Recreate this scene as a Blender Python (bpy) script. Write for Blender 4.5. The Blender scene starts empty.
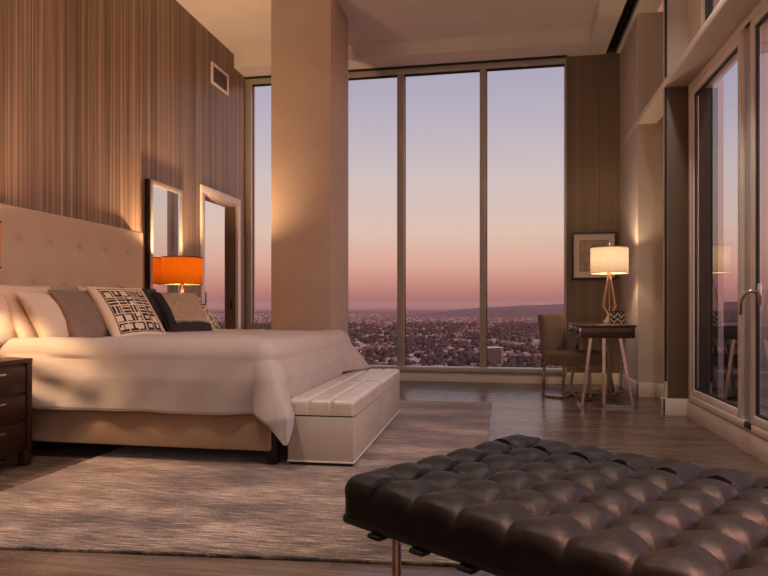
import bpy, bmesh, math, random
from mathutils import Vector, Matrix, noise
rnd = random.Random(7)
sc = bpy.context.scene
COL = sc.collection
PI = math.pi

# ------------------------------------------------------------------ helpers
class MB:
    """collects shapes, builds ONE mesh object"""
    def __init__(s): s.v = []; s.f = []; s.m = []
    def add(s, vs, fs, mi=0):
        o = len(s.v); s.v += [tuple(v) for v in vs]
        for f in fs: s.f.append([o + i for i in f]); s.m.append(mi)
    def box(s, x0, x1, y0, y1, z0, z1, bev=0.0, mi=0, seg=2):
        bm = bmesh.new(); bmesh.ops.create_cube(bm, size=1)
        for v in bm.verts:
            v.co = Vector(((x0 + x1) / 2 + v.co.x * (x1 - x0), (y0 + y1) / 2 + v.co.y * (y1 - y0), (z0 + z1) / 2 + v.co.z * (z1 - z0)))
        if bev: bmesh.ops.bevel(bm, geom=bm.edges[:], offset=bev, segments=seg, affect='EDGES', profile=0.5)
        bm.verts.index_update()
        s.add([v.co[:] for v in bm.verts], [[v.index for v in f.verts] for f in bm.faces], mi); bm.free(); return s
    def tube(s, pts, r, n=10, mi=0, closed=False):
        pts = [Vector(p) for p in pts]; N = len(pts); rings = []
        prev = None
        for i, p in enumerate(pts):
            a = pts[(i - 1) % N] if (closed or i > 0) else p
            b = pts[(i + 1) % N] if (closed or i < N - 1) else p
            t = (b - a).normalized()
            if prev is None:
                up = Vector((0, 0, 1)) if abs(t.z) < .9 else Vector((1, 0, 0))
                e1 = t.cross(up).normalized()
            else:
                e1 = (prev - t * prev.dot(t)).normalized()
            prev = e1; e2 = t.cross(e1)
            rr = r[i] if isinstance(r, (list, tuple)) else r
            rings.append([p + e1 * math.cos(2 * PI * k / n) * rr + e2 * math.sin(2 * PI * k / n) * rr for k in range(n)])
        vs = [v for g in rings for v in g]; fs = []
        for i in range(N if closed else N - 1):
            j = (i + 1) % N
            for k in range(n): fs.append([i * n + k, i * n + (k + 1) % n, j * n + (k + 1) % n, j * n + k])
        if not closed:
            fs.append(list(range(n))[::-1]); fs.append([(N - 1) * n + k for k in range(n)])
        s.add(vs, fs, mi); return s
    def bar(s, p, q, w, h, mi=0):
        """square-section bar from p to q"""
        p = Vector(p); q = Vector(q); t = (q - p).normalized()
        up = Vector((0, 0, 1)) if abs(t.z) < .9 else Vector((0, 1, 0))
        e1 = t.cross(up).normalized() * w / 2; e2 = e1.cross(t).normalized() * h / 2
        vs = [c + a * e1 + b * e2 for c in (p, q) for a, b in ((-1, -1), (1, -1), (1, 1), (-1, 1))]
        s.add(vs, [[3, 2, 1, 0], [4, 5, 6, 7], [0, 1, 5, 4], [1, 2, 6, 5], [2, 3, 7, 6], [3, 0, 4, 7]], mi); return s
    def lathe(s, prof, n=32, c=(0, 0, 0), mi=0, cap=True):
        vs = []; fs = []
        for r, z in prof:
            for k in range(n): vs.append((c[0] + r * math.cos(2 * PI * k / n), c[1] + r * math.sin(2 * PI * k / n), c[2] + z))
        for i in range(len(prof) - 1):
            for k in range(n): fs.append([i * n + k, i * n + (k + 1) % n, (i + 1) * n + (k + 1) % n, (i + 1) * n + k])
        if cap: fs.append(list(range(n))[::-1]); fs.append([(len(prof) - 1) * n + k for k in range(n)])
        s.add(vs, fs, mi); return s
    def grid(s, nx, ny, fn, mi=0, flip=False, mif=None):
        vs = [fn(i / nx, j / ny) for j in range(ny + 1) for i in range(nx + 1)]
        o = len(s.v); s.v += [tuple(v) for v in vs]
        for j in range(ny):
            for i in range(nx):
                a = j * (nx + 1) + i; q = [a, a + 1, a + nx + 2, a + nx + 1]
                if flip: q = q[::-1]
                s.f.append([o + k for k in q]); s.m.append(mif(i, j) if mif else mi)
        return s
    def build(s, name, mats, parent=None, smooth=35, loc=None, rz=0, merge=False):
        me = bpy.data.meshes.new(name); me.from_pydata(s.v, [], s.f)
        if not isinstance(mats, (list, tuple)): mats = [mats]
        for m in mats: me.materials.append(m)
        for p, mi in zip(me.polygons, s.m): p.material_index = mi
        if merge:
            bm = bmesh.new(); bm.from_mesh(me); bmesh.ops.remove_doubles(bm, verts=bm.verts, dist=1e-4)
            bmesh.ops.recalc_face_normals(bm, faces=bm.faces); bm.to_mesh(me); bm.free()
        me.update()
        if smooth:
            me.shade_smooth()
            me.set_sharp_from_angle(angle=math.radians(smooth))
        o = bpy.data.objects.new(name, me); COL.objects.link(o)
        if parent: o.parent = parent
        if loc: o.location = loc
        if rz: o.rotation_euler.z = rz
        return o

def tag(o, label=None, cat=None, group=None, kind=None):
    if label: o['label'] = label
    if cat: o['category'] = cat
    if group: o['group'] = group
    if kind: o['kind'] = kind
    return o
def empty(name, loc=(0, 0, 0), rz=0):
    o = bpy.data.objects.new(name, None); COL.objects.link(o); o.location = loc; o.rotation_euler.z = rz
    o.empty_display_size = .1
    return o
def struct(name, mb, m, smooth=35, parent=None):
    o = mb.build(name, m, parent, smooth=smooth); o['kind'] = 'structure'; return o
def kids(o): return [c for c in bpy.data.objects if c.parent == o]
def copy_tree(o, parent=None):
    c = o.copy(); COL.objects.link(c)
    if parent: c.parent = parent
    for ch in kids(o): copy_tree(ch, c)
    return c

def s2l(c):
    return tuple((x / 12.92 if x <= .04045 else ((x + .055) / 1.055) ** 2.4) for x in c)
def hexc(h):
    return s2l(tuple(int(h[i:i + 2], 16) / 255 for i in (0, 2, 4))) + (1,)

class Nt:
    def __init__(s, nt): s.nt = nt
    def n(s, typ, **kw):
        d = s.nt.nodes.new(typ)
        for k, v in kw.items():
            if k.startswith('_'): setattr(d, k[1:], v)
            else: d.inputs[k.replace('__', ' ')].default_value = v
        return d
    def l(s, a, b): s.nt.links.new(a, b)
def ramp(t, fac, stops, interp='LINEAR'):
    r = t.n('ShaderNodeValToRGB'); r.color_ramp.interpolation = interp
    e = r.color_ramp.elements
    while len(e) < len(stops): e.new(.5)
    for el, (p, c) in zip(e, stops): el.position = p; el.color = c
    t.l(fac, r.inputs['Fac']); return r

def mat(name, col, rough=.5, metal=0., col2=None, scale=(40, 40, 40), ns=1., detail=4., bump=0., bscale=None, spec=.5, sheen=0., coat=0., rr=None, stops=None):
    """principled with procedural noise colour variation and bump"""
    m = bpy.data.materials.new(name); m.use_nodes = True; nt = m.node_tree; nt.nodes.clear(); t = Nt(nt)
    out = t.n('ShaderNodeOutputMaterial'); b = t.n('ShaderNodeBsdfPrincipled'); t.l(b.outputs[0], out.inputs[0])
    c1 = hexc(col) if isinstance(col, str) else col
    b.inputs['Base Color'].default_value = c1; b.inputs['Roughness'].default_value = rough; b.inputs['Metallic'].default_value = metal
    b.inputs['Specular IOR Level'].default_value = spec
    if sheen: b.inputs['Sheen Weight'].default_value = sheen
    if coat: b.inputs['Coat Weight'].default_value = coat; b.inputs['Coat Roughness'].default_value = .15
    tc = t.n('ShaderNodeTexCoord')
    mp = t.n('ShaderNodeMapping'); mp.inputs['Scale'].default_value = scale; t.l(tc.outputs['Object'], mp.inputs['Vector'])
    nz = t.n('ShaderNodeTexNoise', Scale=ns, Detail=detail, Roughness=.6); t.l(mp.outputs[0], nz.inputs['Vector'])
    if stops:
        r = ramp(t, nz.outputs['Fac'], [(p, hexc(c)) for p, c in stops]); t.l(r.outputs[0], b.inputs['Base Color'])
    elif col2:
        c2 = hexc(col2) if isinstance(col2, str) else col2
        r = ramp(t, nz.outputs['Fac'], [(.35, c1), (.65, c2)]); t.l(r.outputs[0], b.inputs['Base Color'])
    if rr:
        mr = t.n('ShaderNodeMapRange'); mr.inputs['To Min'].default_value = rr[0]; mr.inputs['To Max'].default_value = rr[1]
        t.l(nz.outputs['Fac'], mr.inputs['Value']); t.l(mr.outputs[0], b.inputs['Roughness'])
    if bump:
        src = nz
        if bscale:
            mp2 = t.n('ShaderNodeMapping'); mp2.inputs['Scale'].default_value = bscale; t.l(tc.outputs['Object'], mp2.inputs['Vector'])
            src = t.n('ShaderNodeTexNoise', Scale=1., Detail=3.); t.l(mp2.outputs[0], src.inputs['Vector'])
        bp = t.n('ShaderNodeBump', Strength=1., Distance=bump); t.l(src.outputs['Fac'], bp.inputs['Height']); t.l(bp.outputs[0], b.inputs['Normal'])
    return m

def glass_mat(name, k=1.0, tint=(1, 1, 1, 1)):
    m = bpy.data.materials.new(name); m.use_nodes = True; nt = m.node_tree; nt.nodes.clear(); t = Nt(nt)
    out = t.n('ShaderNodeOutputMaterial'); mx = t.n('ShaderNodeMixShader'); tr = t.n('ShaderNodeBsdfTransparent', Color=tint)
    gl = t.n('ShaderNodeBsdfGlossy', Roughness=.0); fr = t.n('ShaderNodeFresnel', IOR=1.45)
    mu = t.n('ShaderNodeMath', _operation='MULTIPLY'); mu.inputs[1].default_value = k
    ge = t.n('ShaderNodeNewGeometry'); inv = t.n('ShaderNodeMath', _operation='SUBTRACT'); inv.inputs[0].default_value = 1.; t.l(ge.outputs['Backfacing'], inv.inputs[1])
    m2 = t.n('ShaderNodeMath', _operation='MULTIPLY'); m2.use_clamp = True; t.l(fr.outputs[0], mu.inputs[0]); t.l(mu.outputs[0], m2.inputs[0]); t.l(inv.outputs[0], m2.inputs[1]); t.l(m2.outputs[0], mx.inputs[0]); t.l(tr.outputs[0], mx.inputs[1]); t.l(gl.outputs[0], mx.inputs[2]); t.l(mx.outputs[0], out.inputs[0])
    return m

def shade_mat(name, col, trans=.6):
    m = bpy.data.materials.new(name); m.use_nodes = True; nt = m.node_tree; nt.nodes.clear(); t = Nt(nt)
    out = t.n('ShaderNodeOutputMaterial'); mx = t.n('ShaderNodeMixShader', Fac=trans)
    tc = t.n('ShaderNodeTexCoord'); mp = t.n('ShaderNodeMapping'); mp.inputs['Scale'].default_value = (90, 90, 25); t.l(tc.outputs['Object'], mp.inputs[0])
    nz = t.n('ShaderNodeTexNoise', Scale=1., Detail=2.); t.l(mp.outputs[0], nz.inputs['Vector'])
    c = hexc(col); r = ramp(t, nz.outputs['Fac'], [(.3, tuple(x * .85 for x in c[:3]) + (1,)), (.7, c)])
    d = t.n('ShaderNodeBsdfDiffuse'); tl = t.n('ShaderNodeBsdfTranslucent')
    t.l(r.outputs[0], d.inputs[0]); t.l(r.outputs[0], tl.inputs[0]); t.l(d.outputs[0], mx.inputs[1]); t.l(tl.outputs[0], mx.inputs[2]); t.l(mx.outputs[0], out.inputs[0])
    return m

def emit_mat(name, col, st):
    m = bpy.data.materials.new(name); m.use_nodes = True; nt = m.node_tree; nt.nodes.clear(); t = Nt(nt)
    out = t.n('ShaderNodeOutputMaterial'); e = t.n('ShaderNodeEmission', Color=hexc(col), Strength=st); t.l(e.outputs[0], out.inputs[0]); return m

# ------------------------------------------------------------------ materials
def wallpaper(name, axis, stops, rough=.5):
    m = bpy.data.materials.new(name); m.use_nodes = True; nt = m.node_tree; nt.nodes.clear(); t = Nt(nt)
    out = t.n('ShaderNodeOutputMaterial'); b = t.n('ShaderNodeBsdfPrincipled', Roughness=rough); t.l(b.outputs[0], out.inputs[0])
    tc = t.n('ShaderNodeTexCoord')
    def streak(sc, zs, d):
        mp = t.n('ShaderNodeMapping'); s = [1., 1., zs]; s[axis] = sc; s[1 - axis] = 0.
        mp.inputs['Scale'].default_value = s; t.l(tc.outputs['Object'], mp.inputs[0])
        nz = t.n('ShaderNodeTexNoise', Scale=1., Detail=d, Roughness=.65); t.l(mp.outputs[0], nz.inputs['Vector']); return nz
    a = streak(26, .12, 3.); c = streak(120, .5, 2.)
    mx = t.n('ShaderNodeMix'); mx.inputs[0].default_value = .42; t.l(a.outputs['Fac'], mx.inputs[2]); t.l(c.outputs['Fac'], mx.inputs[3])
    r = ramp(t, mx.outputs[0], [(p, hexc(h)) for p, h in stops]); t.l(r.outputs[0], b.inputs['Base Color'])
    bp = t.n('ShaderNodeBump', Strength=.5, Distance=.002); t.l(c.outputs['Fac'], bp.inputs['Height']); t.l(bp.outputs[0], b.inputs['Normal'])
    return m
M = {}
M['paper'] = wallpaper('striped_wallpaper', 1, [(.34, '382b20'), (.46, '6a5646'), (.56, '8b7664'), (.68, 'c2ae98')], .45)
M['paper_back'] = wallpaper('fine_striped_wallpaper', 0, [(.3, '5c4e40'), (.5, '736251'), (.7, '887561')], .5)
M['plaster'] = mat('ceiling_paint', 'ddd5ce', .8, col2='d7cfc8', scale=(3, 3, 3), bump=.0006, bscale=(120, 120, 120))
M['panel'] = mat('wall_panel_paint', 'c6bbb0', .6, col2='c0b5aa', scale=(2, 2, 2), bump=.0004, bscale=(100, 100, 100))
M['trim'] = mat('trim_paint', 'e2d7cc', .45, col2='dcd1c6', scale=(4, 4, 4))
M['column'] = mat('column_paint', 'b3a292', .7, col2='ab9a8a', scale=(2, 2, 2), bump=.0004, bscale=(90, 90, 90))
M['alu'] = mat('window_aluminium', 'b4ada4', .4, .3, col2='aca59c', scale=(8, 8, 8))
M['alu_d'] = mat('dark_gasket', '15120f', .5, col2='1c1814')
M['steel'] = mat('polished_steel', 'c9c2ba', .14, 1., col2='bdb5ac', scale=(20, 20, 20))
M['chromeleg'] = mat('chrome_leg', 'a89c92', .22, 1., col2='9c9188', scale=(20, 20, 20))
M['dkwood'] = mat('espresso_wood', '1e0f09', .4, col2='2d170e', scale=(6, 30, 30), detail=6, bump=.0004, spec=.3)
M['dkwood2'] = mat('walnut_veneer', '2e1710', .3, col2='4a2a1c', scale=(30, 8, 30), detail=6, bump=.0004, coat=.3)
M['linen'] = mat('headboard_linen', 'b3a28c', .85, col2='a6947d', scale=(300, 300, 300), bump=.0012, sheen=.2)
M['btn'] = mat('tuft_button', '6f5a49', .8, col2='644f3f', scale=(200, 200, 200))
M['railf'] = mat('rail_fabric', '9a7f62', .9, col2='886f54', scale=(300, 300, 300), bump=.0012, sheen=.2)
M['cotton'] = mat('duvet_cotton', 'a59a92', .8, col2='9f948c', scale=(5, 5, 5), bump=.004, bscale=(6, 6, 6), sheen=.15)
M['white_p'] = mat('pillow_cotton', 'c0b29f', .8, col2='b8aa97', scale=(6, 6, 6), bump=.004, bscale=(9, 9, 9), sheen=.15)
M['grey_p'] = mat('taupe_sateen', '6e5b4c', .55, col2='665345', scale=(7, 7, 7), bump=.005, bscale=(8, 8, 8), sheen=.3)
M['taupe_p'] = mat('taupe_linen', 'a08d78', .8, col2='8f7c68', scale=(16, 16, 16), bump=.005, bscale=(12, 12, 12))
M['black_p'] = mat('black_cloth', '17110f', .8, col2='201815', scale=(60, 60, 60), bump=.001)
M['cream_p'] = mat('cream_linen', 'cdbca4', .85, col2='c3b199', scale=(200, 200, 200), bump=.001)
M['ink_p'] = mat('black_print', '1b1512', .85, col2='241c18', scale=(200, 200, 200))
M['ott'] = mat('ivory_leather', 'b3a797', .4, col2='ab9f8e', scale=(20, 20, 20), bump=.0008, bscale=(160, 160, 160))
M['ott_t'] = mat('ivory_satin_leather', 'c2b7aa', .30, col2='b7ab9d', scale=(9, 9, 9), bump=.003, bscale=(22, 22, 22))
M['leather'] = mat('dark_leather', '110a08', .50, col2='17100d', scale=(14, 14, 14), bump=.0022, bscale=(38, 38, 38), spec=.24)
M['black_l'] = mat('black_lacquer', '0a0706', .5, col2='0e0a09')
M['chairl'] = mat('taupe_leather', '705f51', .36, col2='655548', scale=(10, 10, 10), bump=.0015, bscale=(40, 40, 40))
M['brass'] = mat('copper_wire', 'e0b898', .3, .85, col2='d6ab8a')
M['ceramic'] = mat('lamp_ceramic', 'd8b48c', .3, col2='cfa97f', scale=(8, 8, 8))
M['amber'] = shade_mat('amber_shade', 'c06414', .0145)
M['shtrim'] = mat('shade_trim', '2a170a', .7, col2='241408')
M['creamsh'] = shade_mat('cream_shade', 'e2d4c2', .10)
M['bulb'] = emit_mat('lit_bulb', 'ffc88c', 12.)
M['black'] = mat('black_plastic', '0e0c0b', .45, col2='141110')
M['silver'] = mat('silver_frame', 'a89f93', .35, .4, col2='968d81', scale=(40, 40, 40))
M['matc'] = mat('mat_board', 'e6dacb', .8, col2='e0d4c5', scale=(30, 30, 30))
M['paperart'] = mat('art_paper', 'b8a893', .8, stops=[(.3, '9c8c78'), (.6, 'c4b49e')], scale=(12, 12, 12))
M['inkart'] = mat('charcoal_ink', '5b4d40', .8, col2='74654f', scale=(60, 60, 60))
M['glass'] = glass_mat('clear_glass', .10)
M['glass_door'] = glass_mat('door_glass', 1.7, (.93, .93, .95, 1))
M['dk_ext'] = mat('dark_balcony_metal', '100d0d', .6, col2='181414')
M['grey_ext'] = mat('balcony_stone', '4a4340', .7, col2='3f3936', scale=(3, 3, 3))
def mirror_mat():
    m = bpy.data.materials.new('mirror_glass'); m.use_nodes = True
    b = m.node_tree.nodes['Principled BSDF']; b.inputs['Base Color'].default_value = (.86, .88, .88, 1); b.inputs['Metallic'].default_value = 1; b.inputs['Roughness'].default_value = .01
    return m
M['mirror'] = mirror_mat()

def floor_mat():
    m = bpy.data.materials.new('grey_oak_planks'); m.use_nodes = True; nt = m.node_tree; nt.nodes.clear(); t = Nt(nt)
    out = t.n('ShaderNodeOutputMaterial'); b = t.n('ShaderNodeBsdfPrincipled'); t.l(b.outputs[0], out.inputs[0])
    tc = t.n('ShaderNodeTexCoord')
    br = t.n('ShaderNodeTexBrick', Scale=1.); br.offset = .37; br.inputs['Brick Width'].default_value = 1.7; br.inputs['Row Height'].default_value = .19
    br.inputs['Mortar Size'].default_value = .0016; br.inputs['Color1'].default_value = (.25, .25, .25, 1); br.inputs['Color2'].default_value = (.75, .75, .75, 1); br.inputs['Mortar'].default_value = (0, 0, 0, 1)
    t.l(tc.outputs['Object'], br.inputs['Vector'])
    mp = t.n('ShaderNodeMapping'); mp.inputs['Scale'].default_value = (1.6, 26, 1); t.l(tc.outputs['Object'], mp.inputs[0])
    nz = t.n('ShaderNodeTexNoise', Scale=1., Detail=6., Roughness=.6, Distortion=.4); t.l(mp.outputs[0], nz.inputs['Vector'])
    mx = t.n('ShaderNodeMix'); mx.inputs[0].default_value = .6; t.l(br.outputs['Color'], mx.inputs[2]); t.l(nz.outputs['Fac'], mx.inputs[3])
    r = ramp(t, mx.outputs[0], [(.2, hexc('30251f')), (.45, hexc('57463c')), (.7, hexc('7b6858'))]); t.l(r.outputs[0], b.inputs['Base Color'])
    mr = t.n('ShaderNodeMapRange'); mr.inputs['To Min'].default_value = .18; mr.inputs['To Max'].default_value = .36; t.l(nz.outputs['Fac'], mr.inputs[0]); t.l(mr.outputs[0], b.inputs['Roughness'])
    bp = t.n('ShaderNodeBump', Strength=.6, Distance=.0012); t.l(mx.outputs[0], bp.inputs['Height']); t.l(bp.outputs[0], b.inputs['Normal'])
    return m
M['floor'] = floor_mat()
def rug_mat():
    m = bpy.data.materials.new('woven_rug'); m.use_nodes = True; nt = m.node_tree; nt.nodes.clear(); t = Nt(nt)
    out = t.n('ShaderNodeOutputMaterial'); b = t.n('ShaderNodeBsdfPrincipled', Roughness=.9); b.inputs['Sheen Weight'].default_value = .25; t.l(b.outputs[0], out.inputs[0])
    tc = t.n('ShaderNodeTexCoord')
    def nzz(s, d):
        mp = t.n('ShaderNodeMapping'); mp.inputs['Scale'].default_value = s; t.l(tc.outputs['Object'], mp.inputs[0])
        n = t.n('ShaderNodeTexNoise', Scale=1., Detail=d, Roughness=.6); t.l(mp.outputs[0], n.inputs['Vector']); return n
    a = nzz((7, 105, 1), 4.); c = nzz((1.3, 3.2, 1), 3.); d = nzz((60, 160, 1), 2.)
    m1 = t.n('ShaderNodeMix'); m1.inputs[0].default_value = .4; t.l(a.outputs['Fac'], m1.inputs[2]); t.l(c.outputs['Fac'], m1.inputs[3])
    m2 = t.n('ShaderNodeMix'); m2.inputs[0].default_value = .2; t.l(m1.outputs[0], m2.inputs[2]); t.l(d.outputs['Fac'], m2.inputs[3])
    r = ramp(t, m2.outputs[0], [(.41, hexc('2a1f19')), (.475, hexc('5d4b3f')), (.53, hexc('857060')), (.61, hexc('b8a28e'))]); t.l(r.outputs[0], b.inputs['Base Color'])
    bp = t.n('ShaderNodeBump', Strength=1., Distance=.004); t.l(m2.outputs[0], bp.inputs['Height']); t.l(bp.outputs[0], b.inputs['Normal'])
    return m
M['rug'] = rug_mat()

# ------------------------------------------------------------------ camera
F_PX, VX, HY, H = 650., 505., 307., .95
TH = math.atan((VX - 384) / F_PX)
cam = bpy.data.cameras.new('camera'); co = bpy.data.objects.new('camera', cam); COL.objects.link(co)
cam.sensor_width = 36; cam.lens = 36 * F_PX / 768; cam.shift_y = (HY - 288) / 768; cam.clip_end = 60000; cam.clip_start = .05
co.location = (0, 0, H); co.rotation_euler = (PI / 2, 0, TH)
sc.camera = co

# ------------------------------------------------------------------ the room
XL, XR, XP, YB, YF, ZC, ZS = -3.45, 1.57, 1.38, 8.35, -2.5, 4.22, 4.05
struct('floor', MB().box(-6.5, 1.75, YF - .15, YB + .15, -.2, 0), M['floor'])
struct('ceiling', MB().box(-6.5, 1.75, YF - .15, YB + .15, ZC, ZC + .2), M['plaster'])
# left wall with the doorway
w = MB(); w.box(XL - .15, XL, YF, 7.04, 0, ZC); w.box(XL - .15, XL, 8.0, YB, 0, ZC); w.box(XL - .15, XL, 7.04, 8.0, 2.27, ZC)
struct('wall_left', w, M['paper'])
# back wall right of the glass
struct('wall_back', MB().box(.745, 1.75, YB - .02, YB + .15, 0, ZC), M['paper_back'])
# right wall: recessed skin, piers, openings
w = MB()
w.box(XR, XR + .18, 5.95, 6.2, 0, ZC); w.box(1.72, 1.9, 6.2, 7.3, 0, ZC)
w.box(XR, XR + .18, YF, .6, 0, ZC)
w.box(XR, XR + .18, .6, 5.95, 0, .15)
w.box(XR, XR + .18, .6, 5.95, 2.84, 3.1)
w.box(XR, XR + .18, .6, 5.95, 3.95, ZC)
w.box(XR, XR + .18, 5.68, 5.95, 3.1, 3.95); w.box(XR, XR + .18, .6, 1.0, 3.1, 3.95)
struct('wall_right', w, M['panel'])
struct('pier_wall_right', MB().box(XP, XR + .18, 7.24, YB, 0, ZS), M['panel'])['label'] = 'deep wall block in the back right corner'
p = MB(); p.box(XP, XR + .02, 6.06, 6.12, 0, 2.88); p.box(XP, XR + .17, 6.06, 6.12, 2.945, ZS); p.box(XR, XR + .17, 6.06, 6.2, 0, 2.945)
struct('pier_wall_right', p, M['panel'])
g = MB(); g.box(XP - .004, XP + .016, 6.052, 6.062, .3, 2.87); g.box(XP - .004, XP + .016, 6.052, 6.062, 2.96, 4.0)
struct('trim_1', g, M['alu_d'])
g = MB(); g.box(XP + .022, XR, 6.05, 6.062, .15, 2.875, .002); struct('trim_7', g, mat('pier_face_brown', '6a5643', .5, col2='65523f', scale=(3, 3, 3)))  # thin darker brown sheet over the pier's camera-facing side
struct('trim_2', MB().box(XP - .005, XR, YF, YB - .02, 2.88, 2.945, .004), M['trim'])       # long ledge
# front wall behind the camera, unseen; window opening added to let sky light in
w = MB(); w.box(XL - .15, XR + .18, YF - .15, YF, 0, .3); w.box(XL - .15, XR + .18, YF - .15, YF, 3.9, ZC); w.box(XL - .15, -3.1, YF - .15, YF, .3, 3.9); w.box(1.2, XR + .18, YF - .15, YF, .3, 3.9)
struct('wall_front', w, M['panel'])
f4 = MB()
for x in (-3.1, -1.0, 1.12): f4.box(x, x + .08, YF - .1, YF - .02, .3, 3.9)
f4.box(-3.1, 1.2, YF - .1, YF - .02, .3, .38); f4.box(-3.1, 1.2, YF - .1, YF - .02, 3.82, 3.9)
struct('window_4', f4, M['alu'])
# soffits
s = MB(); s.box(XL, .98, 7.92, YB, ZS, ZC); s.box(.98, 1.21, YF, YB, ZS, ZC); s.box(1.34, XR, YF, YB, ZS, ZC)
struct('ceiling_soffit', s, M['plaster'])
s = MB(); s.box(1.21, 1.34, YF, YB, ZC - .04, ZC)
for x in (1.235, 1.275, 1.315): s.box(x - .006, x + .006, YF, YB, ZS + .02, ZC - .03)
struct('trim_3', s, M['alu_d'])     # linear ceiling slot
# column
struct('column', MB().box(-2.395, -1.752, 6.44, 7.2, 0, ZC, .004), M['column'])
# baseboards
b = MB(); b.box(.745, XP, YB - .04, YB - .02, 0, .14, .003); struct('baseboard_back', b, M['trim'])
b = MB(); b.box(XP - .018, XP, 7.222, YB - .04, 0, .15, .003); b.box(XP - .018, XR, 7.222, 7.24, 0, .15, .003)
b.box(XR - .018, 1.72, 6.12, 7.222, 0, .15, .003); b.box(XP - .018, XP, 6.042, 6.12, 0, .15, .003); b.box(XP - .018, XR, 6.042, 6.06, 0, .15, .003); b.box(XR - .018, XR, YF, 6.042, 0, .135, .003)
struct('baseboard_right', b, M['trim'])
b = MB(); b.box(XL, XL + .018, YF, 6.96, 0, .12, .003); struct('baseboard_left', b, M['trim'])

# back window wall
win = MB()
win.box(-6.4, .745, 8.30, 8.42, 3.96, 4.05, .004)
win.box(-6.4, .745, 8.22, 8.42, .13, .185, .004)
for x0, x1 in ((-3.45, -3.36), (-1.372, -1.278), (-.315, -.232), (.725, .748), (-2.3, -2.2), (-5.0, -4.9)):
    win.box(x0, x1, 8.29, 8.42, .185, 3.96, .004)
win.box(-3.36, -2.3, 8.30, 8.42, .655, .735, .004)
wo = struct('window_1', win, M['alu'])
gk = MB()
for x0, x1 in ((-3.36, -2.3), (-2.2, -1.372), (-1.278, -.315), (-.232, .725)):
    z0 = .735 if x0 < -3 else .185
    gk.box(x0, x1, 8.325, 8.345, 3.935, 3.96)
    gk.box(x0, x0 + .012, 8.325, 8.345, z0, 3.935)
gasket = gk.build('gasket', M['alu_d'], wo)
for x0, x1 in ((-4.9, -3.62), (-3.36, -2.3), (-2.2, -1.372), (-1.278, -.315), (-.232, .725)):
    MB().box(x0, x1, 8.36, 8.37, .185, 3.96).build('pane', M['glass'], wo, smooth=0)
struct('trim_4', MB().box(-6.4, .745, 8.26, 8.42, 0, .13, .003), M['trim'])   # curb below the glass
struct('trim_5', MB().box(-3.45, .745, 8.27, 8.34, 4.03, 4.05), M['alu_d'])

# doorway in the left wall
d = MB()
for y0, y1 in ((6.965, 7.045), (7.995, 8.08)): d.box(XL - .002, XL + .025, y0, y1, 0, 2.27, .003)
d.box(XL - .002, XL + .025, 6.965, 8.08, 2.27, 2.36, .003)
d.box(XL - .16, XL, 7.04, 7.055, 0, 2.27); d.box(XL - .16, XL, 7.985, 8.0, 0, 2.27); d.box(XL - .16, XL, 7.04, 8.0, 2.255, 2.27)
do = struct('door_1', d, M['trim'])
MB().box(XL - .15, XL - .005, 7.978, 7.986, 0, 2.255).build('jamb_lining', M['paper_back'], do)
MB().tube([(XL - .01, 7.055, .96), (XL - .01, 7.12, .965), (XL - .01, 7.135, .985), (XL - .01, 7.135, 1.10), (XL - .01, 7.12, 1.12), (XL - .01, 7.055, 1.125)], .008, 8).build('pull_handle', M['black'], do)
MB().box(XL - .075, XL - .045, 7.972, 7.979, .92, 1.04, .002).build('strike_plate', M['black'], do)
# adjoining room seen through the doorway
a = MB(); a.box(-6.5, -6.35, 5.5, YB, 0, ZC); a.box(-6.5, XL - .15, 5.4, 5.5, 0, ZC)
struct('wall_side', a, M['panel'])

# sliding glass doors on the right
def frame_rect(mb, x0, x1, y0, y1, z0, z1, w, bev=.003):
    mb.box(x0, x1, y0, y0 + w, z0, z1, bev); mb.box(x0, x1, y1 - w, y1, z0, z1, bev)
    mb.box(x0, x1, y0 + w, y1 - w, z0, z0 + w, bev); mb.box(x0, x1, y0 + w, y1 - w, z1 - w, z1, bev)
o2 = MB(); frame_rect(o2, XR - .022, XR + .15, .6, 5.95, .15, 2.84, .045)
dm = struct('door_2', o2, M['trim'])
MB().box(XR + .03, XR + .19, 5.885, 5.906, .195, 2.795).build('jamb_lining', M['alu_d'], dm)
def door_panel(y0, y1, x, nm):
    fr = MB(); frame_rect(fr, x, x + .045, y0, y1, .195, 2.795, .062)
    po = fr.build(nm, M['trim'], dm)
    gs = MB(); frame_rect(gs, x + .012, x + .033, y0 + .062, y1 - .062, .257, 2.733, .016, 0)
    gs.build('gasket', M['alu_d'], po)
    MB().box(x + .018, x + .026, y0 + .075, y1 - .075, .27, 2.72).build('pane', M['glass_door'], po, smooth=0)
    return po
door_panel(4.72, 5.905, XR - .016, 'glass_panel')
pn = door_panel(3.35, 4.55, XR - .018, 'glass_panel'); door_panel(2.0, 3.34, XR + .03, 'glass_panel'); door_panel(.645, 1.99, XR + .03, 'glass_panel')
MB().box(XR + .0, XR + .1, 4.56, 4.7, .195, 2.795, .003).build('mullion', M['alu'], dm)
MB().box(XR - .02, XR + .02, 3.3, 4.66, 2.795, 2.83, .003).build('top_track', M['alu_d'], dm)
hy = 4.50
MB().tube([(XR + .005, 4.465, 1.045), (XR - .035, 4.465, 1.05), (XR - .055, 4.475, 1.047), (XR - .066, 4.50, 1.03), (XR - .072, 4.53, 1.0), (XR - .074, 4.55, .96), (XR - .074, 4.555, .90)], [.013, .013, .013, .012, .011, .010, .009], 10).build('lever_handle', M['steel'], dm)
MB().box(XR - .004, XR + .012, 4.44, 4.49, .96, 1.1, .003).build('lock_plate', M['steel'], dm)
MB().box(XR - .03, XR + .02, 4.52, 4.63, .16, .2, .004).build('floor_stop', M['black'], dm)
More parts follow.
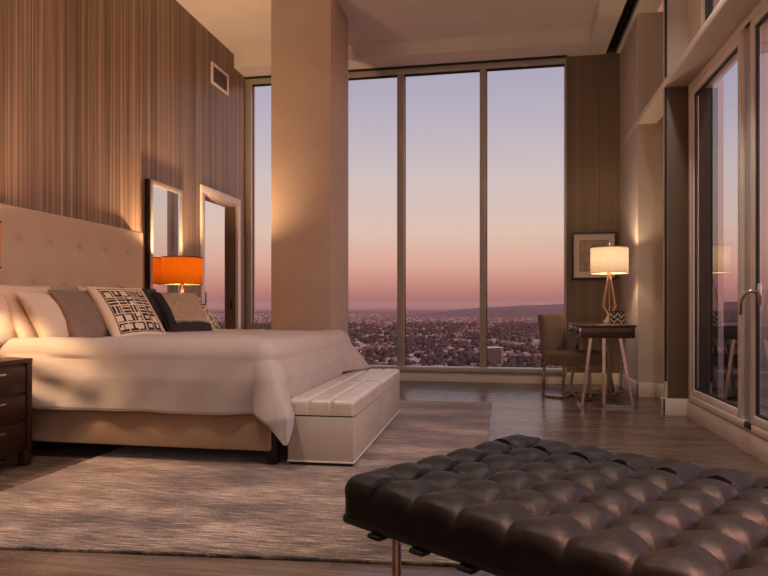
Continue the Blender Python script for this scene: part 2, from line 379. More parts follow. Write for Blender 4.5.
# clerestory
c = MB(); frame_rect(c, XR + .03, XR + .09, 1.0, 5.68, 3.1, 3.95, .03)
for y in (4.2, 2.6): c.box(XR + .03, XR + .09, y, y + .06, 3.1, 3.95)
cw = struct('window_3', c, M['alu_d'])
for y0, y1 in ((4.26, 5.65), (2.66, 4.2), (1.05, 2.6)): MB().box(XR + .055, XR + .063, y0, y1, 3.15, 3.9).build('pane', M['glass_door'], cw, smooth=0)
# balcony outside
struct('balcony_floor', MB().box(1.78, 3.0, -1, 6.6, -.1, .08), M['grey_ext'])
struct('balcony_wall', MB().box(2.9, 3.0, -1, 6.6, .08, .97, .005).box(1.78, 3.0, 6.5, 6.6, .08, .97, .005).box(2.86, 3.03, -1, 6.63, .97, 1.0, .004).box(1.78, 3.03, 6.47, 6.63, .97, 1.0, .004), M['dk_ext'])
e = MB()
for i, (x0, x1) in enumerate(((1.752, 1.762), (1.768, 1.776), (1.781, 1.79))): e.box(x0, x1, 6.1 + .01 * (i % 2), 6.3, .08, 4.2, .003)
struct('trim_6', e, M['panel'])

# ------------------------------------------------------------------ air vent
v = empty('air_vent', (XL, 7.49, 3.755)); tag(v, 'white rectangular air vent grille high on the dark striped wall', 'vent')
fr = MB(); y0, y1, z0, z1 = -.245, .245, -.13, .13
fr.box(0, .012, y0, y1, z1 - .035, z1, .002); fr.box(0, .012, y0, y1, z0, z0 + .035, .002); fr.box(0, .012, y0, y0 + .05, z0 + .035, z1 - .035, .002); fr.box(0, .012, y1 - .05, y1, z0 + .035, z1 - .035, .002)
fr.build('vent_frame', mat('vent_white', 'f2e9e0', .5, col2='ece3da'), v)
sl = MB()
for i in range(8):
    z = z0 + .047 + i * .0237; sl.bar((.006, y0 + .05, z), (.006, y1 - .05, z), .012, .006)
for y in (-.06, .06): sl.box(.002, .01, y - .004, y + .004, z0 + .035, z1 - .035)
sl.build('louvre', mat('vent_grey', '7d6f62', .5, col2='857668'), v)
MB().box(.0005, .002, y0 + .05, y1 - .05, z0 + .035, z1 - .035).build('duct_backing', M['alu_d'], v)

# ------------------------------------------------------------------ generic soft slab (rounded, tuftable)
def slab(W, L, zb, zt, r, nx, ny, disp=None):
    """rounded slab occupying 0..W x 0..L, top at zt, bottom zb"""
    mb = MB(); side = max(0., zt - zb - r); dmax = r * PI / 2 + side
    ext = dmax
    def fn(s, t):
        a = r - ext + s * (W - 2 * r + 2 * ext); b = r - ext + t * (L - 2 * r + 2 * ext)
        ex = (a - (W - r)) if a > W - r else ((a - r) if a < r else 0.); ey = (b - (L - r)) if b > L - r else ((b - r) if b < r else 0.)
        d = math.hypot(ex, ey); ca = min(max(a, r), W - r); cb = min(max(b, r), L - r)
        if d < 1e-9: x, y, z, n = ca, cb, zt, (0, 0, 1)
        else:
            dx, dy = ex / d, ey / d; d = min(d, dmax)
            if d < r * PI / 2:
                th = d / r; x = ca + dx * r * math.sin(th); y = cb + dy * r * math.sin(th); z = zt - r + r * math.cos(th); n = (dx * math.sin(th), dy * math.sin(th), math.cos(th))
            else:
                x = ca + dx * r; y = cb + dy * r; z = zt - r - (d - r * PI / 2); n = (dx, dy, 0)
        if disp:
            h = disp(x, y, z, a, b); x += n[0] * h; y += n[1] * h; z += n[2] * h
        return (x, y, z)
    mb.grid(nx, ny, fn)
    # bottom
    o = len(mb.v); mb.add([(r * .3, r * .3, zb), (W - r * .3, r * .3, zb), (W - r * .3, L - r * .3, zb), (r * .3, L - r * .3, zb)], [[3, 2, 1, 0]])
    return mb

# ------------------------------------------------------------------ bed
bed = empty('bed', (-2.4, 4.63, 0)); tag(bed, 'king bed with tall beige button-tufted headboard and brown fabric side rail', 'bed')
BO = Vector((-2.4, 4.63, 0))
def bl(mb): mb.v = [(x - BO.x, y - BO.y, z - BO.z) for x, y, z in mb.v]; return mb
buttons = [(3.69 + .0, 1.405)] + [(y, 1.408) for y in (4.003, 4.339, 4.68, 5.023, 5.368)] + [(y, 1.096) for y in (3.85, 4.18, 4.508, 4.85, 5.195)]
hb = MB(); HY0, HY1, HZ0, HZ1 = 3.52, 5.61, .1, 1.655
def hfn(s, t):
    y = HY0 + s * (HY1 - HY0); z = HZ0 + t * (HZ1 - HZ0)
    e = min(y - HY0, HY1 - y, HZ1 - z); r = .025
    x = -3.345 - (r - math.sqrt(max(0, r * r - max(0, r - e) ** 2)))
    for by, bz in buttons:
        d2 = (y - by) ** 2 + (z - bz) ** 2
        x -= .028 * math.exp(-d2 / .0007) + .014 * math.exp(-d2 / .009)
    return (x, y, z)
hb.grid(150, 110, hfn); hb.box(XL + .004, -3.37, HY0, HY1, HZ0, HZ1, .004)
hbo = bl(hb).build('headboard', M['linen'], bed)
for by, bz in buttons:
    MB().lathe([(.0005, .006), (.006, .0055), (.011, .003), (.012, 0)], 14).build('button', M['btn'], hbo)
    bo = kids(hbo)[-1]; bo.rotation_euler = (0, PI / 2, 0); bo.location = (-3.382 - BO.x, by - BO.y, bz - BO.z)
for y0, y1 in ((3.63, 3.70), (5.5, 5.56)):
    bl(MB().box(-3.34, -1.36, y0, y1, .10, .345, .012)).build('side_rail', M['railf'], bed)
bl(MB().box(-1.42, -1.36, 3.72, 5.5, .11, .345, .012)).build('foot_rail', M['railf'], bed)
for x, y in ((-1.355, 3.70), (-1.355, 5.5), (-3.25, 3.72), (-3.25, 5.5)):
    bl(MB().box(x - .035, x + .025, y - .04, y + .03, 0.0 if x < -3 else .016, .34 if x > -3 else .12, .004)).build('leg', M['dkwood'], bed)
m = slab(1.93, 1.84, .3, .70, .06, 40, 40); m.v = [(x - 3.34, y + 3.69, z) for x, y, z in m.v]
bl(m).build('mattress', M['white_p'], bed)
# duvet
def duvet():
    mb = MB(); zt = .735; r = .10
    a0, a1 = -3.2, -1.34       # top spans in X
    b0, b1 = 3.62, 5.63        # in Y
    dn = .45
    A0, A1 = a0, a1 - r + dn + .03; B0, B1 = b0 + r - dn - .02, b1 - r + dn
    na, nb = 190, 210
    def fn(s, t):
        a = A0 + s * (A1 - A0); b = B0 + t * (B1 - B0)
        ex = max(0, a - (a1 - r)); ey = (b - (b1 - r)) if b > b1 - r else ((b - (b0 + r)) if b < b0 + r else 0)
        d = math.hypot(ex, ey); ca = min(a, a1 - r); cb = min(max(b, b0 + r), b1 - r)
        top = .014 * noise.noise((a * 1.8, b * 1.8, 2.)) + .006 * noise.noise((a * 5, b * 5, 5.)) + .004 * math.sin(a * 9 + b * 6 + 3 * noise.noise((a * 2, b * 2, 0)))
        if d < 1e-9: return (ca, cb, zt + top)
        dx, dy = ex / d, ey / d
        L = r * PI / 2
        if d < L:
            th = d / r; x = ca + dx * r * math.sin(th); y = cb + dy * r * math.sin(th); z = zt - r + r * math.cos(th); drop = 0
            k = 1 - th / (PI / 2)
            return (x, y, z + top * k)
        drop = d - L
        corner = 2 * min(abs(dx), abs(dy)) / (abs(dx) + abs(dy))
        along = a if abs(dy) > abs(dx) else b * 1.3
        sf = max(0, min(1, (b - 5.1) / .5)); sf = sf * sf * (3 - 2 * sf)
        flare = .04 * min(1, drop / .4) + .11 * sf * min(1, drop / .3) if (dx > .6) else 0
        # folds: diagonal drag lines on the long side, deeper towards the hem
        fold = 1.5 * math.sin(along * 17 + drop * 9 + 2.2 * noise.noise((along * 1.6, drop * 2, 1.))) * .5 + .7 * noise.noise((along * 4.2 + drop * 3.5, drop * 1.5, 7.))
        amp = min(1, drop / .3) * (.014 if abs(dy) > abs(dx) else .012) * (1 + 1.2 * math.exp(-((a + 1.5) / .2) ** 2))
        near_head = max(0, 1 - (a - a0) / .9) if dy < 0 else 0
        out = .025 * min(1, drop / .12) + amp * fold + corner * .19 * min(1., drop / .35) * (1 if b < 4 else .3) + flare * (1 - corner * (1 - sf)) + near_head * (.03 * math.sin(drop * 26 - a * 9))
        hemlift = .012 * noise.noise((along * 2.5, 3., 0))
        x = ca + dx * (r + out); y = cb + dy * (r + out); z = zt - r - drop * (1 - .10 * corner) + hemlift * min(1, drop / .3)
        if dx > .3 and y > 3.66: lim = -1.284 - .0227 * (y - 3.715); x = min(x, lim + .15 * sf); z = max(z, .413) if x > lim + .002 else z
        return (x, y, max(z, .1))
    mb.grid(na, nb, fn, flip=False)
    return mb
dv = duvet(); dvo = dv.build('duvet', M['cotton'], None, smooth=60)
tag(dvo, 'smooth white duvet draped over the bed down to a pointed corner', 'duvet')
row = [dv.v[i] for i in range(0, 191)]
hem = MB(); hem.tube([(x, y - .006, z) for x, y, z in row[:-1]], .007, 6); hem.build('hem', M['cotton'], dvo, smooth=80)
sm = dvo.modifiers.new('thickness', 'SOLIDIFY'); sm.thickness = .012; sm.offset = 1

# ------------------------------------------------------------------ pillows
def pillow(name, w, h, t, base, yaw, lean, mats, label, cat='pillow', group=None, mif=None, n=44, wr=.006, seed=0, roll=0):
    mb = MB()
    def side(sg):
        def fn(s, q):
            a = 2 * s - 1; b = 2 * q - 1
            pin = 1 - .055 * (1 - b * b) if True else 1; pin2 = 1 - .055 * (1 - a * a)
            y = a * w / 2 * pin; z = h / 2 + b * h / 2 * pin2
            k = max(0, (1 - a * a) * (1 - b * b)) ** .42
            x = sg * t / 2 * k
            x += sg * wr * k * (noise.noise((a * 2.2 + seed, b * 2.2, seed)) + .6 * noise.noise((a * 5, b * 5 + seed, 3)))
            z -= .02 * (1 - q) * k * 0
            return (x, y, z)
        return fn
    mb.grid(n, n, side(1), mif=(lambda i, j: mif(i / n, j / n)) if mif else None)
    mb.grid(n, n, side(-1), flip=True)
    o = mb.build(name, mats, None, smooth=70, merge=True)
    o.location = base; o.rotation_euler = (roll, -math.radians(lean), math.radians(yaw))
    tag(o, label, cat, group); return o
ZB = .70
pillow('bed_pillow', .62, .42, .17, (-3.15, 3.88, ZB), -2, 16, M['white_p'], 'white pillow nearest the headboard at the near edge of the bed, glowing orange', seed=1)
pillow('bed_pillow', .64, .41, .15, (-3.015, 3.98, ZB), -4, 27, M['white_p'], 'second white pillow from the near edge, lit golden by the lamp', seed=2)
pillow('bed_pillow', .62, .42, .15, (-2.865, 3.99, ZB), -4, 33, M['white_p'], 'plain white pillow directly behind the grey-brown pillow', seed=3)
pillow('throw_pillow', .56, .44, .16, (-2.755, 4.13, ZB), -10, 33, M['grey_p'], 'plain grey-brown sateen pillow between the white pillows and the patterned cushion', seed=4)
pillow('bed_pillow', .62, .43, .15, (-3.16, 4.86, ZB), 0, 16, M['white_p'], 'white pillow against the headboard behind the black and cream patterned cushion', seed=5)
# printed pattern: random little rectilinear glyphs
def glyphs(seed, cells, px):
    rg = random.Random(seed); N = cells * px; g = [[0] * N for _ in range(N)]
    for cy in range(cells):
        for cx in range(cells):
            ty = rg.randrange(5); o = rg.randrange(2)
            for y in range(px - 1):
                for x in range(px - 1):
                    u, v = (x, y) if o else (y, x); e = px - 2
                    on = (ty == 0 and (u in (0, 1, e - 1, e) or v in (0, 1, e))) or (ty == 1 and u % 3 != 2) or (ty == 2 and (u in (0, 1, e) or v in (e // 2, e // 2 + 1))) or (ty == 3 and not (1 <= u <= e - 1 and v <= e - 2)) or (ty == 4 and (v in (0, 1, e) or u == e // 2 or (u == 0 and v > e // 2)))
                    if on: g[cy * px + y][cx * px + x] = 1
    return g
NG = 5; PXG = 8; G1 = glyphs(5, NG, PXG); G2 = glyphs(11, NG, PXG)
def patt(g, m0=.11):
    N = len(g)
    def f(u, v):
        if not (m0 <= u < 1 - m0 and m0 <= v < 1 - m0):
            return 1 if (m0 - .022 <= u < 1 - m0 + .022 and m0 - .022 <= v < 1 - m0 + .022 and not (m0 - .008 <= u < 1 - m0 + .008 and m0 - .008 <= v < 1 - m0 + .008)) else 0
        i = int((u - m0) / (1 - 2 * m0) * N); j = int((v - m0) / (1 - 2 * m0) * N)
        return g[min(N - 1, j)][min(N - 1, i)]
    return f
pillow('patterned_cushion', .52, .49, .15, (-2.585, 4.33, ZB), -14, 36, [M['cream_p'], M['ink_p']], 'cream cushion with a black maze-like print in front of the grey-brown pillow', 'cushion', mif=patt(G1), n=132, wr=.004, seed=6)
pillow('throw_pillow', .46, .47, .13, (-2.69, 4.79, ZB), -4, 30, M['black_p'], 'plain black cushion tucked between the patterned cushion and the taupe fringed one', 'cushion', seed=7)
pillow('patterned_cushion', .46, .43, .14, (-2.56, 5.32, ZB), -10, 38, [M['cream_p'], M['ink_p']], 'black and cream printed cushion farthest along the bed, behind the fringed one', 'cushion', mif=patt(G2, .1), n=132, wr=.004, seed=8)
cu = pillow('fringed_cushion', .44, .46, .14, (-2.495, 4.94, ZB), -24, 36, [M['taupe_p'], M['black_p']], 'taupe cushion with black bottom band and a pale fringe between them', 'cushion', mif=lambda u, v: 1 if (v < .30 or u < .13) else 0, n=60, wr=.006, seed=9)
fg = MB()
for i in range(30):
    y = -.155 + i * .0118; zc = .46 * .30; a = 2 * (y + .0064) / .44; k = max(0, (1 - a * a) * (1 - .4 ** 2)) ** .42; x = .07 * k + .004
    dz = .026 + .01 * rnd.random()
    fg.tube([(x - .002, y, zc + .008), (x + .004, y + .002, zc - dz * .4), (x + .003, y + rnd.uniform(-.004, .006), zc - dz)], [.0035, .0032, .0012], 5)
fg.build('fringe', M['cream_p'], cu)

# ------------------------------------------------------------------ nightstands and bedside lamps
def nightstand(loc, label):
    r = empty('nightstand', loc); tag(r, label, 'nightstand', )
    # origin: centre of footprint; front faces +X; size .63 x .568 x .64
    MB().box(-.315, .30, -.284, .284, .09, .615, .004).build('body', M['dkwood'], r)
    MB().box(-.315, .315, -.289, .289, .615, .642, .004).build('top', M['dkwood'], r)
    for y in (.242, -.284): MB().box(.29, .315, y, y + .042, .09, .615, .002).build('stile', M['dkwood'], r)
    for z0, z1 in ((.445, .600), (.28, .43), (.105, .265)):
        dr = MB().box(.295, .311, -.236, .236, z0, z1, .004).build('drawer', M['dkwood'], r)
        hz = z1 - .035
        h = MB(); h.box(.326, .334, -.055, .055, hz - .006, hz + .006, .002)
        for y in (-.045, .045): h.box(.31, .33, y - .004, y + .004, hz - .004, hz + .004)
        h.build('handle', M['steel'], dr)
    for x in (-.29, .285):
        for y in (-.255, .255): MB().box(x - .025, x + .025, y - .025, y + .025, 0, .095, .003).build('foot', M['dkwood'], r)
    return r
nightstand((-3.12, 3.185, 0), 'dark espresso three-drawer nightstand on the near side of the bed')
nightstand((-3.12, 6.06, 0), 'dark nightstand hidden beyond the bed, carrying the amber lamp')

def table_lamp(loc, label, energy):
    r = empty('table_lamp', loc); tag(r, label, 'lamp', 'bedside lamps')
    MB().lathe([(.075, 0), (.078, .012), (.07, .02), (.04, .035), (.03, .06), (.045, .14), (.072, .24), (.07, .29), (.045, .36), (.022, .42), (.016, .46), (.016, .49)], 32).build('base', M['ceramic'], r)
    MB().lathe([(.012, .49), (.012, .53), (.02, .535), (.02, .58), (.008, .59)], 16).build('socket', M['brass'], r)
    sh = MB(); n = 48
    sh.lathe([(.198, .535), (.198, .805)], n, cap=False)
    so = sh.build('lamp_shade', M['amber'], r)
    for z in (.537, .803): MB().tube([(.199 * math.cos(2 * PI * k / n), .199 * math.sin(2 * PI * k / n), z) for k in range(n)], .0055, 6, closed=True).build('rim', M['shtrim'], so)
    sp = MB()
    for k in range(3): sp.bar((0, 0, .78), (.195 * math.cos(k * 2.1), .195 * math.sin(k * 2.1), .785), .004, .004)
    sp.tube([(0, 0, .585), (0, 0, .79)], .004, 6); sp.build('harp', M['brass'], r)
    MB().lathe([(.012, .59), (.03, .63), (.034, .66), (.026, .69), (.006, .705)], 16).build('bulb', M['bulb'], r)
    li = bpy.data.lights.new('bulb_light', 'POINT'); li.energy = energy; li.color = (1., .60, .31); li.shadow_soft_size = .05
    lo = bpy.data.objects.new('bulb_light', li); COL.objects.link(lo); lo.parent = r; lo.location = (0, 0, .715)
    return r
table_lamp((-3.035, 3.18, .642), 'amber drum-shade lamp on the near nightstand, cut off by the left picture edge', 120)
table_lamp((-3.188, 6.05, .642), 'lit amber drum-shade table lamp beyond the bed, in front of the mirror', 185)

# ------------------------------------------------------------------ mirror
mr = empty('wall_mirror', (XL, 6.12, 0)); tag(mr, 'tall framed mirror hanging on the striped wall behind the amber lamp', 'mirror')
f = MB(); y0, y1, z0, z1 = -.325, .335, .95, 2.2
for q in ((y0, y0 + .05, z0, z1), (y1 - .05, y1, z0, z1), (y0 + .05, y1 - .05, z0, z0 + .05), (y0 + .05, y1 - .05, z1 - .05, z1)): f.box(.0, .055, *q, .004)
f.build('frame_backing', M['black'], mr)
f = MB()
for q in ((y0 + .004, y0 + .052, z0 + .004, z1 - .004), (y1 - .052, y1 - .004, z0 + .004, z1 - .004), (y0 + .052, y1 - .052, z0 + .004, z0 + .052), (y0 + .052, y1 - .052, z1 - .052, z1 - .004)): f.box(.053, .063, *q, .003)
f.build('frame', M['silver'], mr)
MB().box(.047, .052, y0 + .045, y1 - .045, z0 + .045, z1 - .045).build('mirror_glass', M['mirror'], mr, smooth=0)

# ------------------------------------------------------------------ bench at the bed's foot
ot = empty('storage_bench', (-1.268, 3.685, .014), math.radians(1.3)); tag(ot, 'long ivory leather storage bench at the foot of the bed', 'bench')
OW, OL = .40, 1.975
MB().box(0.012, OW - .012, .012, OL - .012, .27, .299).box(0.012, OW - .012, .012, OL - .012, 0, .023).build('plinth', M['alu_d'], ot)
bd = MB(); bd.box(0, OW, 0, OL / 2 - .0015, .022, .290, .008); bd.box(0, OW, OL / 2 + .0015, OL, .022, .290, .008); bd.build('body', M['ott'], ot)
st = MB(); st.box(OW - .002, OW + .004, 0, OL, .022, .031); st.box(0, OW, -.004, .002, .022, .031); st.build('edge_strip', M['trim'], ot)
for k in range(2):
    y0 = k * OL / 2; L = OL / 2 - .006
    def disp(x, y, z, a, b):
        h = .006 * noise.noise((x * 7, y * 7 + k * 9, 1)) * .5
        for gx in (OW / 3, 2 * OW / 3): h -= .022 * math.exp(-((x - gx) / .007) ** 2) * (1 if z > .35 else .3)
        h -= .016 * math.exp(-((y - L / 2) / .008) ** 2) * 0
        return h
    sl = slab(OW + .008, L, .298, .392, .028, 70, 90, disp); sl.v = [(x - .004, y + y0, z) for x, y, z in sl.v]
    sl.build('lid', M['ott_t'], ot, smooth=60)

# ------------------------------------------------------------------ rug
rg = MB(); rg.box(-2.515, -.125, 2.225, 6.46, 0.0, .015, .006); ro = rg.build('area_rug', M['rug'])
for v_ in ro.data.vertices:      # front edge runs a little out of square
    if v_.co.y < 4: v_.co.y += .085 * (v_.co.x + 2.0)
    v_.co.z = max(v_.co.z, .0005)
tag(ro, 'large taupe woven rug with horizontal streaks on the wood floor', 'rug')

# ------------------------------------------------------------------ tufted daybed in the foreground
DBR = math.radians(-34)
DBO = Vector((-.46, 1.765, 0))
db = empty('daybed', DBO, DBR); tag(db, 'black-brown button-tufted leather daybed in the foreground', 'daybed')
DL, DW, dzb, dzt, dr_ = 1.95, .88, .372, .468, .05
nu, nv = 12, 4
u0, v0 = .125, .145
su = (DL - 2 * u0) / nu; sv = (DW - 2 * v0) / nv
u1, v1 = u0 + nu * su, v0 + nv * sv
def tuft(x, y, z, a, b):
    uc = min(max(x, u0), u1); vc = min(max(y, v0), v1)
    du, dv_ = (uc - u0) / su, (vc - v0) / sv
    dp = abs(du - round(du)) * su; dq = abs(dv_ - round(dv_)) * sv
    fade = 1.0
    ox, oy = abs(x - uc), abs(y - vc)
    if ox > 1e-6 and oy > 1e-6: dc = math.hypot(ox, oy)
    elif ox > 1e-6: dc = dq
    elif oy > 1e-6: dc = dp
    else: dc = min(dp, dq)
    if z < dzt - .01: fade = max(.0, 1 - (dzt - .01 - z) / .035)
    w_ = .010
    cre = math.exp(-dc / w_)
    puff = 1 - math.exp(-dc / .026)
    cre *= max(.25, 1 - math.hypot(ox, oy) / .13)
    i = round(du); best = 9; j = round(dv_)
    for ii in (i - 1, i, i + 1):
        for jj in (j - 1, j, j + 1):
            if 0 <= ii <= nu and 0 <= jj <= nv:
                best = min(best, math.hypot((du - ii) * su + (x - uc), (dv_ - jj) * sv + (y - vc)))
    h = (-.011 * cre + .015 * puff - .036 * math.exp(-(best / .034) ** 1.5)) * fade
    pu = noise.noise((x * 9, y * 9, 2)) * .003 + .0012 * noise.noise((x * 30 + y * 12, y * 22, 5))
    return h + pu * puff * fade
cs = slab(DL, DW, dzb, dzt, dr_, 520, 270, tuft)
cso = cs.build('cushion', M['leather'], db, smooth=75)
spots = [(u0 + ii * su, v0 + jj * sv) for ii in range(nu + 1) for jj in range(nv + 1)]
def cam_px(q):
    q = Matrix.Rotation(DBR, 3, 'Z') @ Vector((q[0], q[1], .44)) + DBO
    tt = -math.sin(TH) * q.x + math.cos(TH) * q.y; rr_ = math.cos(TH) * q.x + math.sin(TH) * q.y
    return tt, (384 + F_PX * rr_ / tt if tt > .1 else 9999), (HY - F_PX * (q.z - H) / tt if tt > .1 else 9999)
spots.sort(key=lambda q: (not (0 < cam_px(q)[1] < 775 and 0 < cam_px(q)[2] < 580), cam_px(q)[0]))
prof = [(.009, -.006), (.009, .0), (.0065, .003), (.0005, .0045)]; first = None; rest = MB()
for k, (x, y) in enumerate(spots):
    zb_ = dzt - .042
    if k >= 100: rest.lathe(prof, 10, (x, y, zb_)); continue
    if first is None: first = bo = MB().lathe(prof, 12).build('button', M['leather'], cso)
    else: bo = first.copy(); COL.objects.link(bo); bo.parent = cso
    bo.location = (x, y, zb_)
if rest.v: rest.build('button_rows', M['leather'], cso)['kind'] = 'stuff'
fr = MB()
for q in ((.006, DL - .006, .006, .05), (.006, DL - .006, DW - .05, DW - .006), (.006, .05, .05, DW - .05), (DL - .05, DL - .006, .05, DW - .05)): fr.box(*q, .345, .374, .012, seg=3)
fr.build('frame', M['black_l'], db)
for i in range(12):
    MB().box(.12 + i * .15, .165 + i * .15, -.003, DW + .003, .334, .346, .003).build('strap', M['black'], db)
for u in (.17, DL - .17):
    for v_ in (.06, DW - .06):
        lg = MB().lathe([(.0125, .018), (.0125, .346)], 20, (u, v_, 0)).build('leg', M['chromeleg'], db)
        MB().lathe([(.015, .0), (.016, .006), (.014, .018)], 20, (u, v_, 0)).build('foot', M['black'], lg)

# ------------------------------------------------------------------ desk
dk = empty('writing_desk', (.705, 6.42, 0)); tag(dk, 'narrow dark wood writing desk with splayed chrome legs beneath the framed picture', 'desk')
DX, DY = .495, 1.15
MB().box(-.01, DX + .01, -.01, DY + .01, .758, .78, .003).build('tabletop', M['dkwood2'], dk)
MB().box(.012, DX, 0, DY, .655, .758, .003).build('apron', M['dkwood2'], dk)
for k in range(2):
    y0 = .02 + k * .56
    dw = MB().box(-.006, .012, y0, y0 + .54, .66, .755, .003).build('drawer', M['steel'], dk)
    MB().box(-.009, -.005, y0 + .02, y0 + .52, .685, .73, .002).build('drawer_front', M['black'], dw)
    h = MB(); h.box(-.028, -.02, y0 + .17, y0 + .37, .702, .712, .002); h.box(-.022, -.006, y0 + .19, y0 + .198, .703, .711); h.box(-.022, -.006, y0 + .342, y0 + .35, .703, .711); h.build('handle', M['steel'], dw)
S = .028
def legmb(pts):
    mb = MB()
    for a, b_ in zip(pts, pts[1:]): mb.bar(a, b_, S, S)
    return mb
for ye, sg in ((.06, -1), (DY - .06, 1)):
    yf = ye + sg * .05
    legmb([(.10, ye, .655), (.015, yf, .014)]).build('leg', M['steel'], dk)
    legmb([(.37, ye, .655), (.475, yf, .014)]).build('leg', M['steel'], dk)
    legmb([(.22, ye, .655), (.215, yf, .014), (.485, yf, .014)]).build('leg', M['steel'], dk)
MB().bar((.015, .0, .014), (.015, DY, .014), S, S).build('stretcher', M['steel'], dk)

# ------------------------------------------------------------------ chair
ch = empty('desk_chair', (.735, 7.10, 0), math.radians(-33)); tag(ch, 'taupe leather desk chair on a chrome sled frame, drawn up to the desk', 'chair')
# local: +x forward, width along y; seat .5 x .46
st = slab(.50, .46, .36, .485, .03, 40, 40, lambda x, y, z, a, b: .008 * math.sin(PI * min(max(x / .5, 0), 1)) * math.sin(PI * min(max(y / .46, 0), 1)))
st.v = [(x - .25, y - .23, z) for x, y, z in st.v]; st.build('seat', M['chairl'], ch, smooth=60)
bk = slab(.46, .50, 0, .075, .032, 40, 40, lambda x, y, z, a, b: .006 * math.sin(PI * min(max(x / .46, 0), 1)))
# stand it up: slab x->width(y), slab y->height(z), slab z->forward(x); lean and curve back
nb_ = []
for x, y, z in bk.v:
    hgt = .375 + y; s_ = y / .5; nb_.append((-.24 + z - .075 - .03 * s_ - .02 * s_ * s_ + .04, x - .23, hgt))
bk.v = nb_; bk.f = [f[::-1] for f in bk.f]; bk.build('backrest', M['chairl'], ch, smooth=60)
for y in (-.215, .215):
    mb = MB(); mb.bar((-.26, y, .35), (.265, y, .35), .025, .022)
    mb.build('side_bar', M['steel'], ch)
    for x in (-.25, .25):
        MB().bar((x, y, .345), (x + (.02 if x > 0 else -.015), y, .013), .025, .025).build('leg', M['steel'], ch)
    MB().bar((-.277, y, .013), (.282, y, .013), .025, .025).build('runner', M['steel'], ch)
MB().bar((-.06, -.215, .01), (-.06, .215, .01), .02, .018).build('stretcher', M['steel'], ch)

# ------------------------------------------------------------------ desk lamp
dl = empty('desk_lamp', (1.08, 7.16, .78)); tag(dl, 'lit cream drum-shade lamp with a diamond-shaped copper wire base on the desk', 'lamp')
MB().lathe([(.062, 0), (.062, .012), (.05, .03), (.03, .06), (.02, .09), (.014, .10)], 32).build('base', M['ceramic'], dl)
wr_ = MB()
for k in range(4):
    a = k * PI / 2 + .5; c_, s_ = math.cos(a), math.sin(a)
    wr_.tube([(.018 * c_, .018 * s_, .09), (.086 * c_, .086 * s_, .175), (.018 * c_, .018 * s_, .485)], .006, 8)
wr_.tube([(.086 * math.cos(k * PI / 2 + .5), .086 * math.sin(k * PI / 2 + .5), .175) for k in range(4)], .005, 6, closed=True)
wr_.build('wire_cage', M['brass'], dl)
MB().lathe([(.006, .09), (.006, .48), (.022, .485), (.022, .53), (.01, .54)], 16).build('stem', M['brass'], dl)
sho = MB().lathe([(.19, .525), (.19, .79)], 48, cap=False).build('lamp_shade', M['creamsh'], dl)
for z in (.525, .79): MB().tube([(.19 * math.cos(2 * PI * k / 48), .19 * math.sin(2 * PI * k / 48), z) for k in range(48)], .003, 6, closed=True).build('rim', M['cream_p'], sho)
sp = MB(); sp.tube([(0, 0, .54), (0, 0, .83)], .004, 6); sp.lathe([(.001, .83), (.008, .836), (.001, .846)], 10)
for k in range(3): sp.bar((0, 0, .80), (.186 * math.cos(k * 2.1), .186 * math.sin(k * 2.1), .785), .004, .004)
sp.build('harp', M['brass'], dl)
MB().lathe([(.012, .54), (.03, .58), (.034, .61), (.026, .64), (.006, .655)], 16).build('bulb', M['bulb'], dl)
li = bpy.data.lights.new('bulb_light', 'POINT'); li.energy = 21; li.color = (1., .68, .42); li.shadow_soft_size = .05
lo = bpy.data.objects.new('bulb_light', li); COL.objects.link(lo); lo.parent = dl; lo.location = (0, 0, .70)

# chevron box
N = 40
def chev(i, j, n=N):
    return 1 if int((j + 1000 - abs(((i / n * 2) % 1) - .5) * 30) // 9) % 2 == 0 else 0
cb = MB(); W_, D_, H_ = .14, .09, .115
cb.grid(N, N, lambda s, t: (-W_ / 2 + s * W_, -D_ / 2, t * H_), mif=chev)
cb.grid(N, N, lambda s, t: (-W_ / 2, D_ / 2 - s * D_, t * H_), mif=chev)
cb.grid(N, N, lambda s, t: (W_ / 2, -D_ / 2 + s * D_, t * H_), mif=chev)
cb.grid(N, N, lambda s, t: (W_ / 2 - s * W_, D_ / 2, t * H_), mif=chev)
cbo = empty('decorative_box', (1.12, 6.95, .78)); tag(cbo, 'small box with black and cream zigzag stripes at the foot of the desk lamp', 'box')
cb.build('body', [M['cream_p'], M['ink_p']], cbo)
MB().box(-W_ / 2 - .002, W_ / 2 + .002, -D_ / 2 - .002, D_ / 2 + .002, H_, H_ + .012, .002).build('lid', M['ink_p'], cbo)

# lamp cord
tag(MB().tube([(1.13, 7.2, .79), (1.18, 7.1, .785), (1.235, 7.15, .74), (1.24, 7.3, .4), (1.2, 7.2, .10), (1.1, 7.0, .012), (1.0, 6.85, .008), (1.06, 6.72, .008), (1.14, 6.85, .012), (1.05, 7.0, .02), (1.12, 7.15, .008), (1.25, 7.5, .008), (1.32, 7.9, .03)], .004, 6).build('power_cord', M['black'], smooth=60), 'thin black lamp cord coiled on the floor under the desk', 'cord')

